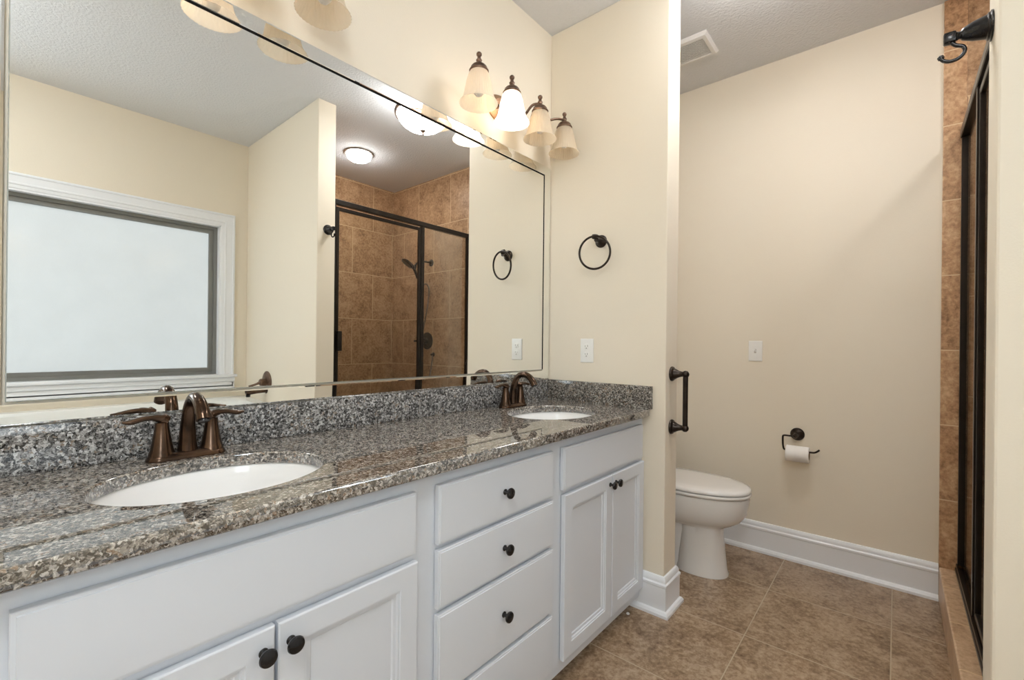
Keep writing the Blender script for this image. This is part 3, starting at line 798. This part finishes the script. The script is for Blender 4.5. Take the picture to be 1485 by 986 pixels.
b = BM(); lathe(b, [(0.014, 0), (0.014, 0.008), (0.008, 0.012), (0.0001, 0.013)], (TX - 0.15, 1.1755, 0.73), (0, -1, 0), 20, cap1=False); tube(b, [(TX - 0.15, 1.163, 0.73), (TX - 0.11, 1.160, 0.728), (TX - 0.075, 1.160, 0.722)], [0.006, 0.005, 0.006], 10); obj('flush_lever', b, BRONZE, t, 40)

# ------------------------------------------------------------------ toilet paper
t = thing('toilet_paper_holder', 'dark bronze hook-shaped paper holder on the toilet room wall', 'paper holder', (XF, 0.414, 0.697))
b = BM(); lathe(b, [(0.0001, 0), (0.0345, 0), (0.0345, 0.004), (0.031, 0.010), (0.023, 0.017), (0.015, 0.024), (0.0115, 0.034), (0.0105, 0.055), (0.0125, 0.060), (0.0125, 0.072), (0.009, 0.078), (0.0001, 0.079)], (XF - 0.0003, 0.414, 0.697), (-1, 0, 0), 28, cap0=False, cap1=False); obj('mount', b, BRONZE, t, 40)
xa = XF - 0.066
zr = 0.601
zrod = 0.6185
b = BM(); tube(b, spline([(xa, 0.414, 0.694), (xa, 0.448, 0.694), (xa, 0.468, 0.693), (xa, 0.473, 0.685), (xa, 0.473, 0.655), (xa, 0.471, 0.634), (xa, 0.466, zrod), (xa, 0.452, zrod), (xa, 0.38, zrod), (xa, 0.338, zrod), (xa, 0.322, zrod + 0.004), (xa, 0.305, zrod + 0.018)], 6), 0.0048, 10); obj('arm', b, BRONZE, t, 50)
ro = thing('toilet_paper_roll', 'white toilet paper roll hanging on the bronze holder', 'toilet paper', (xa, 0.402, zr))
b = BM()
R0, R1 = 0.0245, 0.0425
y0, y1 = 0.350, 0.456
rings = []
for rr, yy in ((R0, y0), (R1 - 0.002, y0), (R1, y0 + 0.002), (R1, y1 - 0.002), (R1 - 0.002, y1), (R0, y1)):
    rings.append([(xa + rr * cos(2 * pi * i / 48), yy, zr + rr * sin(2 * pi * i / 48)) for i in range(48)])
rings.append(rings[0]); loft(b, rings, False, False); bmesh.ops.remove_doubles(b, verts=b.verts, dist=1e-6)
obj('paper', b, PAPER, ro, 40)
b = BM(); rings = []
for rr, yy in ((R0 - 0.0002, y0 - 0.0005), (R0 - 0.0002, y1 + 0.0005), (R0 - 0.0022, y1 + 0.0005), (R0 - 0.0022, y0 - 0.0005)):
    rings.append([(xa + rr * cos(2 * pi * i / 32), yy, zr + rr * sin(2 * pi * i / 32)) for i in range(32)])
rings.append(rings[0]); loft(b, rings, False, False); bmesh.ops.remove_doubles(b, verts=b.verts, dist=1e-6)
obj('core', b, CORE, ro, 40)

# ------------------------------------------------------------------ ceiling vent and lamps
t = thing('ceiling_vent', 'white louvred exhaust vent in the toilet room ceiling', 'vent', (2.512, 0.89, ZC))
vx0, vx1, vy0, vy1 = 2.408, 2.620, 0.758, 1.03
b = BM(); rings = []
for ins, z in ((0.0, ZC - 0.0005), (0.0, ZC - 0.006), (0.010, ZC - 0.018), (0.026, ZC - 0.022), (0.030, ZC - 0.018), (0.030, ZC - 0.004)):
    rings.append([(vx0 + ins, vy0 + ins, z), (vx1 - ins, vy0 + ins, z), (vx1 - ins, vy1 - ins, z), (vx0 + ins, vy1 - ins, z)])
loft(b, rings, False, False); obj('frame', b, VENTM, t, 30)
b = BM(); box(b, vx0 + 0.030, vx1 - 0.030, vy0 + 0.030, vy1 - 0.030, ZC - 0.006, ZC - 0.002); obj('backing', b, VENTIN, t, 0)
n = 13
for i in range(n):
    x = vx0 + 0.036 + (vx1 - vx0 - 0.072) * i / (n - 1)
    b = BM(); box(b, x - 0.0030, x + 0.0030, vy0 + 0.029, vy1 - 0.029, ZC - 0.0195, ZC - 0.0160, 0.0008, 1); obj('slat', b, VENTM, t, 0)

t = thing('ceiling_light', 'small round flush ceiling light over the shower, seen in the mirror', 'ceiling light', (2.116, -0.76, ZC))
b = BM(); lathe(b, [(0.122, ZC - 0.0005), (0.124, ZC - 0.006), (0.120, ZC - 0.011), (0.108, ZC - 0.013), (0.104, ZC - 0.010)], (2.116, -0.76, 0), n=40, cap1=False); obj('rim', b, mat('brushed nickel rim', (0.45, 0.42, 0.40), 0.3, metal=0.8, var=(30, 0.1)), t, 40)
b = BM(); lathe(b, [(0.103, ZC - 0.010), (0.103, ZC - 0.024), (0.094, ZC - 0.042), (0.075, ZC - 0.058), (0.045, ZC - 0.068), (0.02, ZC - 0.072), (0.0001, ZC - 0.073)], (2.116, -0.76, 0), n=40, cap1=False); obj('dome', b, DOME, t, 50)

def bowl_light(LX, LY, glow, label):
    t = thing('ceiling_light', label, 'ceiling light', (LX, LY, ZC))
    b = BM(); lathe(b, [(0.075, ZC - 0.0005), (0.075, ZC - 0.012), (0.05, ZC - 0.03), (0.03, ZC - 0.045), (0.028, ZC - 0.075)], (LX, LY, 0), n=32)
    rg = [(0.183, ZC - 0.122), (0.187, ZC - 0.110), (0.183, ZC - 0.098), (0.174, ZC - 0.096), (0.171, ZC - 0.108), (0.174, ZC - 0.122)]
    lathe(b, rg + rg[:1], (LX, LY, 0), n=48, cap0=False, cap1=False)
    for k in range(3):
        a_ = 2 * pi * k / 3 + 0.4
        tube(b, [(LX + 0.02 * cos(a_), LY + 0.02 * sin(a_), ZC - 0.045), (LX + 0.10 * cos(a_), LY + 0.10 * sin(a_), ZC - 0.065), (LX + 0.178 * cos(a_), LY + 0.178 * sin(a_), ZC - 0.104)], 0.006, 8)
    obj('canopy', b, LAMPBRONZE, t, 40)
    b = BM(); lathe(b, [(0.170, ZC - 0.112), (0.168, ZC - 0.128), (0.158, ZC - 0.150), (0.138, ZC - 0.175), (0.108, ZC - 0.196), (0.07, ZC - 0.210), (0.03, ZC - 0.217), (0.0001, ZC - 0.218)], (LX, LY, 0), n=48, cap1=False); obj('bowl', b, glow, t, 50)
    b = BM(); lathe(b, [(0.0001, ZC - 0.212), (0.019, ZC - 0.217), (0.017, ZC - 0.222), (0.010, ZC - 0.227), (0.0055, ZC - 0.233), (0.0075, ZC - 0.239), (0.004, ZC - 0.246), (0.0001, ZC - 0.247)], (LX, LY, 0), n=24, cap0=False, cap1=False); obj('finial', b, LAMPBRONZE, t, 40)
bowl_light(1.905, 0.372, BOWL, 'glowing glass bowl ceiling light with bronze finial, seen in the mirror')
bowl_light(-0.50, -0.22, FILL_LAMP, 'added glass bowl ceiling light for fill, out of view at left')  # out of view, added as fill light

# ------------------------------------------------------------------ robe hook on the wall end
hx, hz = 1.535, 1.935
t = thing('robe_hook', 'black bronze robe hook high on the end of the wall at right', 'hook', (hx, YP, hz))
b = BM(); lathe(b, [(0.0001, 0), (0.034, 0), (0.034, 0.003), (0.0305, 0.005), (0.0300, 0.008), (0.0265, 0.010), (0.0255, 0.014), (0.0215, 0.032), (0.0150, 0.047), (0.0130, 0.051), (0.0095, 0.053), (0.0085, 0.056), (0.0105, 0.059), (0.0080, 0.062)], (hx, YP + 0.0005, hz), (0, 1, 0), 28, cap0=False); obj('mount', b, BLACK, t, 40)
b = BM(); box(b, hx - 0.011, hx + 0.011, YP + 0.061, YP + 0.084, hz - 0.013, hz + 0.012, 0.004, 2); obj('hook_block', b, BLACK, t, 40)
y_ = YP + 0.072
b = BM(); tube(b, spline([(hx, y_, hz - 0.008), (hx, y_ - 0.010, hz - 0.021), (hx, y_ - 0.023, hz - 0.029), (hx, y_ - 0.026, hz - 0.042), (hx, y_ - 0.017, hz - 0.054), (hx, y_ - 0.002, hz - 0.057), (hx, y_ + 0.010, hz - 0.052), (hx, y_ + 0.016, hz - 0.044)], 6), 0.0042, 10)
lathe(b, [(0.0001, -0.007), (0.0065, -0.003), (0.0065, 0.003), (0.0001, 0.007)], (hx, y_ + 0.016, hz - 0.042), (0, 0.4, 1), 14, cap0=False, cap1=False); obj('hook_arm', b, BLACK, t, 40)

# ------------------------------------------------------------------ shower enclosure
YS = -0.233
t = thing('shower_enclosure', 'framed glass shower door and panel standing on the tiled curb', 'shower door', (2.25, YS, 0.158))
xa0, xa1 = XP2 + 0.0125, XF - 0.0135
b = BM(); box(b, xa0, xa1, YS - 0.019, YS + 0.019, 2.142, 2.178, 0.003, 1); obj('header', b, FRAME, t, 30)
b = BM(); box(b, xa0, xa1, YS - 0.022, YS + 0.022, 0.1585, 0.172, 0.002, 1); box(b, xa0, xa1, YS + 0.012, YS + 0.018, 0.172, 0.190); box(b, xa0, xa1, YS - 0.018, YS - 0.012, 0.172, 0.186); obj('bottom_track', b, FRAME, t, 30)
for x0, x1 in ((xa0, xa0 + 0.024), (xa1 - 0.022, xa1)):
    b = BM(); box(b, x0, x1, YS - 0.014, YS + 0.014, 0.190, 2.142, 0.002, 1); obj('jamb', b, FRAME, t, 30)
b = BM(); box(b, 2.372, 2.402, YS - 0.015, YS + 0.015, 0.190, 2.142, 0.002, 1); obj('centre_post', b, FRAME, t, 30)
b = BM()
def bars(bm, x0, x1, z0, z1, y0, y1, wd):
    box(bm, x0, x0 + wd, y0, y1, z0, z1, 0.002, 1); box(bm, x1 - wd, x1, y0, y1, z0, z1, 0.002, 1)
    box(bm, x0 + wd, x1 - wd, y0, y1, z0, z0 + wd, 0.002, 1); box(bm, x0 + wd, x1 - wd, y0, y1, z1 - wd, z1, 0.002, 1)
bars(b, xa0 + 0.026, 2.370, 0.196, 2.128, YS - 0.010, YS + 0.010, 0.024); dr = obj('door', b, FRAME, t, 30)
b = BM(); box(b, xa0 + 0.049, 2.347, YS - 0.003, YS + 0.003, 0.219, 2.105); obj('door_glass', b, SHGLASS, dr, 0)
b = BM(); box(b, xa0 + 0.030, xa0 + 0.062, YS + 0.010, YS + 0.040, 1.115, 1.255, 0.004, 2); obj('door_handle', b, FRAME, dr, 30)
b = BM(); box(b, 2.4015, xa1 - 0.0215, YS - 0.003, YS + 0.003, 0.186, 2.143); obj('fixed_glass', b, SHGLASS, t, 0)

# ------------------------------------------------------------------ shower fittings
XT = XF - 0.012
t = thing('hand_shower', 'dark hand shower with hose on the tiled shower wall, seen in the mirror', 'shower head', (XT, -0.754, 1.973))
b = BM(); lathe(b, [(0.0001, 0), (0.034, 0), (0.034, 0.004), (0.022, 0.012), (0.0001, 0.013)], (XT, -0.754, 1.973), (-1, 0, 0), 24, cap0=False, cap1=False)
tube(b, spline([(XT - 0.005, -0.754, 1.973), (XT - 0.08, -0.760, 1.975), (XT - 0.150, -0.772, 1.955), (XT - 0.18, -0.780, 1.925)], 6), 0.0095, 12); obj('arm', b, BRONZE, t, 40)
b = BM(); lathe(b, [(0.014, -0.022), (0.018, -0.014), (0.018, 0.014), (0.014, 0.022)], (XT - 0.184, -0.782, 1.905), (0.35, 0.1, 1), 20); obj('holder', b, BRONZE, t, 40)
b = BM()
tube(b, spline([(XT - 0.150, -0.775, 1.800), (XT - 0.176, -0.782, 1.870), (XT - 0.200, -0.793, 1.915), (XT - 0.225, -0.803, 1.935)], 6), lerp_list([0.011, 0.014, 0.016, 0.022], 6), 14)
lathe(b, [(0.0001, -0.026), (0.034, -0.022), (0.060, -0.008), (0.066, 0.004), (0.060, 0.012), (0.0001, 0.013)], (XT - 0.245, -0.812, 1.940), (-0.50, -0.25, -0.72), 28, cap0=False, cap1=False); obj('spray_head', b, BRONZE, t, 40)
b = BM(); tube(b, spline([(XT - 0.150, -0.775, 1.800), (XT - 0.12, -0.770, 1.72), (XT - 0.06, -0.762, 1.76), (XT - 0.022, -0.76, 1.70), (XT - 0.050, -0.755, 1.50), (XT - 0.100, -0.760, 1.25), (XT - 0.110, -0.765, 0.98), (XT - 0.105, -0.765, 0.80), (XT - 0.08, -0.745, 0.72), (XT - 0.05, -0.715, 0.82), (XT - 0.016, -0.71, 1.00), (XT - 0.012, -0.71, 1.06)], 8), 0.0068, 10); obj('hose', b, mat('ribbed hose metal', (0.16, 0.13, 0.11), 0.3, metal=0.8, var=(90, 0.4)), t, 60)
b = BM(); lathe(b, [(0.0001, 0), (0.022, 0), (0.020, 0.006), (0.011, 0.012), (0.011, 0.028), (0.0001, 0.029)], (XT, -0.71, 1.065), (-1, 0, 0), 20, cap0=False, cap1=False); obj('wall_elbow', b, BRONZE, t, 40)
t = thing('shower_valve', 'dark round shower valve with lever on the tiled shower wall', 'shower valve', (XT, -0.805, 1.2))
b = BM(); lathe(b, [(0.0001, 0), (0.085, 0), (0.085, 0.004), (0.070, 0.009), (0.030, 0.014), (0.028, 0.045), (0.022, 0.052), (0.0001, 0.053)], (XT, -0.805, 1.2), (-1, 0, 0), 36, cap0=False, cap1=False); obj('plate', b, BRONZE, t, 40)
b = BM(); tube(b, [(XT - 0.045, -0.805, 1.2), (XT - 0.09, -0.815, 1.198), (XT - 0.145, -0.83, 1.196)], [0.010, 0.007, 0.009], 12); obj('lever', b, BRONZE, t, 40)

# ------------------------------------------------------------------ bathtub, its spout and valve
tx0, tx1, ty0, ty1, tz = -0.21, XP - 0.001, YB + 0.001, -0.54, 0.60
t = thing('bathtub', 'white bathtub below the frosted window, seen along the mirror bottom', 'bathtub', ((tx0 + tx1) / 2, (ty0 + ty1) / 2, 0))
cx, cy, hx_, hy_ = (tx0 + tx1) / 2, (ty0 + ty1) / 2, (tx1 - tx0) / 2, (ty1 - ty0) / 2
def se(a, b_, z, p, n=80):
    o = []
    for i in range(n):
        th = 2 * pi * i / n
        c, s = cos(th), sin(th)
        o.append((cx + a * abs(c) ** (2 / p) * (1 if c >= 0 else -1), cy + b_ * abs(s) ** (2 / p) * (1 if s >= 0 else -1), z))
    return o
b = BM()
loft(b, [se(hx_ - 0.012, hy_ - 0.012, 0.0005, 60), se(hx_ - 0.012, hy_ - 0.012, tz - 0.045, 60), se(hx_, hy_, tz - 0.040, 60), se(hx_, hy_, tz - 0.008, 60), se(hx_ - 0.008, hy_ - 0.008, tz, 50), se(hx_ - 0.085, hy_ - 0.085, tz, 5), se(hx_ - 0.10, hy_ - 0.10, tz - 0.015, 4.5), se(hx_ - 0.13, hy_ - 0.12, tz - 0.15, 4), se(hx_ - 0.17, hy_ - 0.145, tz - 0.34, 3.6), se(hx_ - 0.24, hy_ - 0.19, tz - 0.40, 3.4), se(hx_ - 0.45, hy_ - 0.30, tz - 0.41, 3)])
obj('shell', b, TUBM, t, 40)
b = BM(); lathe(b, [(0.0001, 0), (0.032, 0), (0.032, 0.006), (0.024, 0.011), (0.0001, 0.012)], (cx, YB + 0.127, tz - 0.10), (0, 1, 0.2), 24, cap0=False, cap1=False); obj('overflow', b, COPPER, t, 40)
t = thing('tub_valve', 'round bronze tub valve with lever on the wall above the tub', 'valve', (XP, -0.94, 0.862))
b = BM(); lathe(b, [(0.0001, 0), (0.085, 0), (0.085, 0.004), (0.074, 0.010), (0.050, 0.013), (0.030, 0.016), (0.027, 0.050), (0.020, 0.056), (0.0001, 0.057)], (XP, -0.94, 0.862), (-1, 0, 0), 40, cap0=False, cap1=False); obj('plate', b, LAMPBRONZE, t, 40)
b = BM(); tube(b, [(XP - 0.045, -0.94, 0.865), (XP - 0.075, -0.945, 0.850), (XP - 0.125, -0.955, 0.832)], [0.012, 0.008, 0.010], 12); obj('lever', b, LAMPBRONZE, t, 40)
t = thing('tub_spout', 'short bronze tub spout on the wall below the round tub valve', 'spout', (XP, -0.94, 0.70))
b = BM(); lathe(b, [(0.0001, 0), (0.034, 0), (0.034, 0.005), (0.026, 0.010), (0.024, 0.07), (0.026, 0.12), (0.022, 0.145), (0.0001, 0.15)], (XP, -0.94, 0.70), (-1, 0, -0.08), 28, cap0=False, cap1=False); obj('barrel', b, COPPER, t, 40)
b = BM(); lathe(b, [(0.0001, -0.018), (0.015, -0.018), (0.016, 0.0), (0.0001, 0.004)], (XP - 0.128, -0.94, 0.667), (0, 0, 1), 20, cap0=False, cap1=False); obj('outlet', b, BLACK, t, 40)

# ------------------------------------------------------------------ white crumb on the floor by the baseboard
b = BM(); lathe(b, [(0.0001, 0.0002), (0.006, 0.0004), (0.0075, 0.003), (0.006, 0.006), (0.0025, 0.0075), (0.0001, 0.008)], (1.852, 0.888, 0), n=14, cap0=False, cap1=False)
tag(obj('floor_crumb', b, PLATE, None, 60), 'tiny white crumb lying on the floor tile by the cabinet corner', 'crumb')
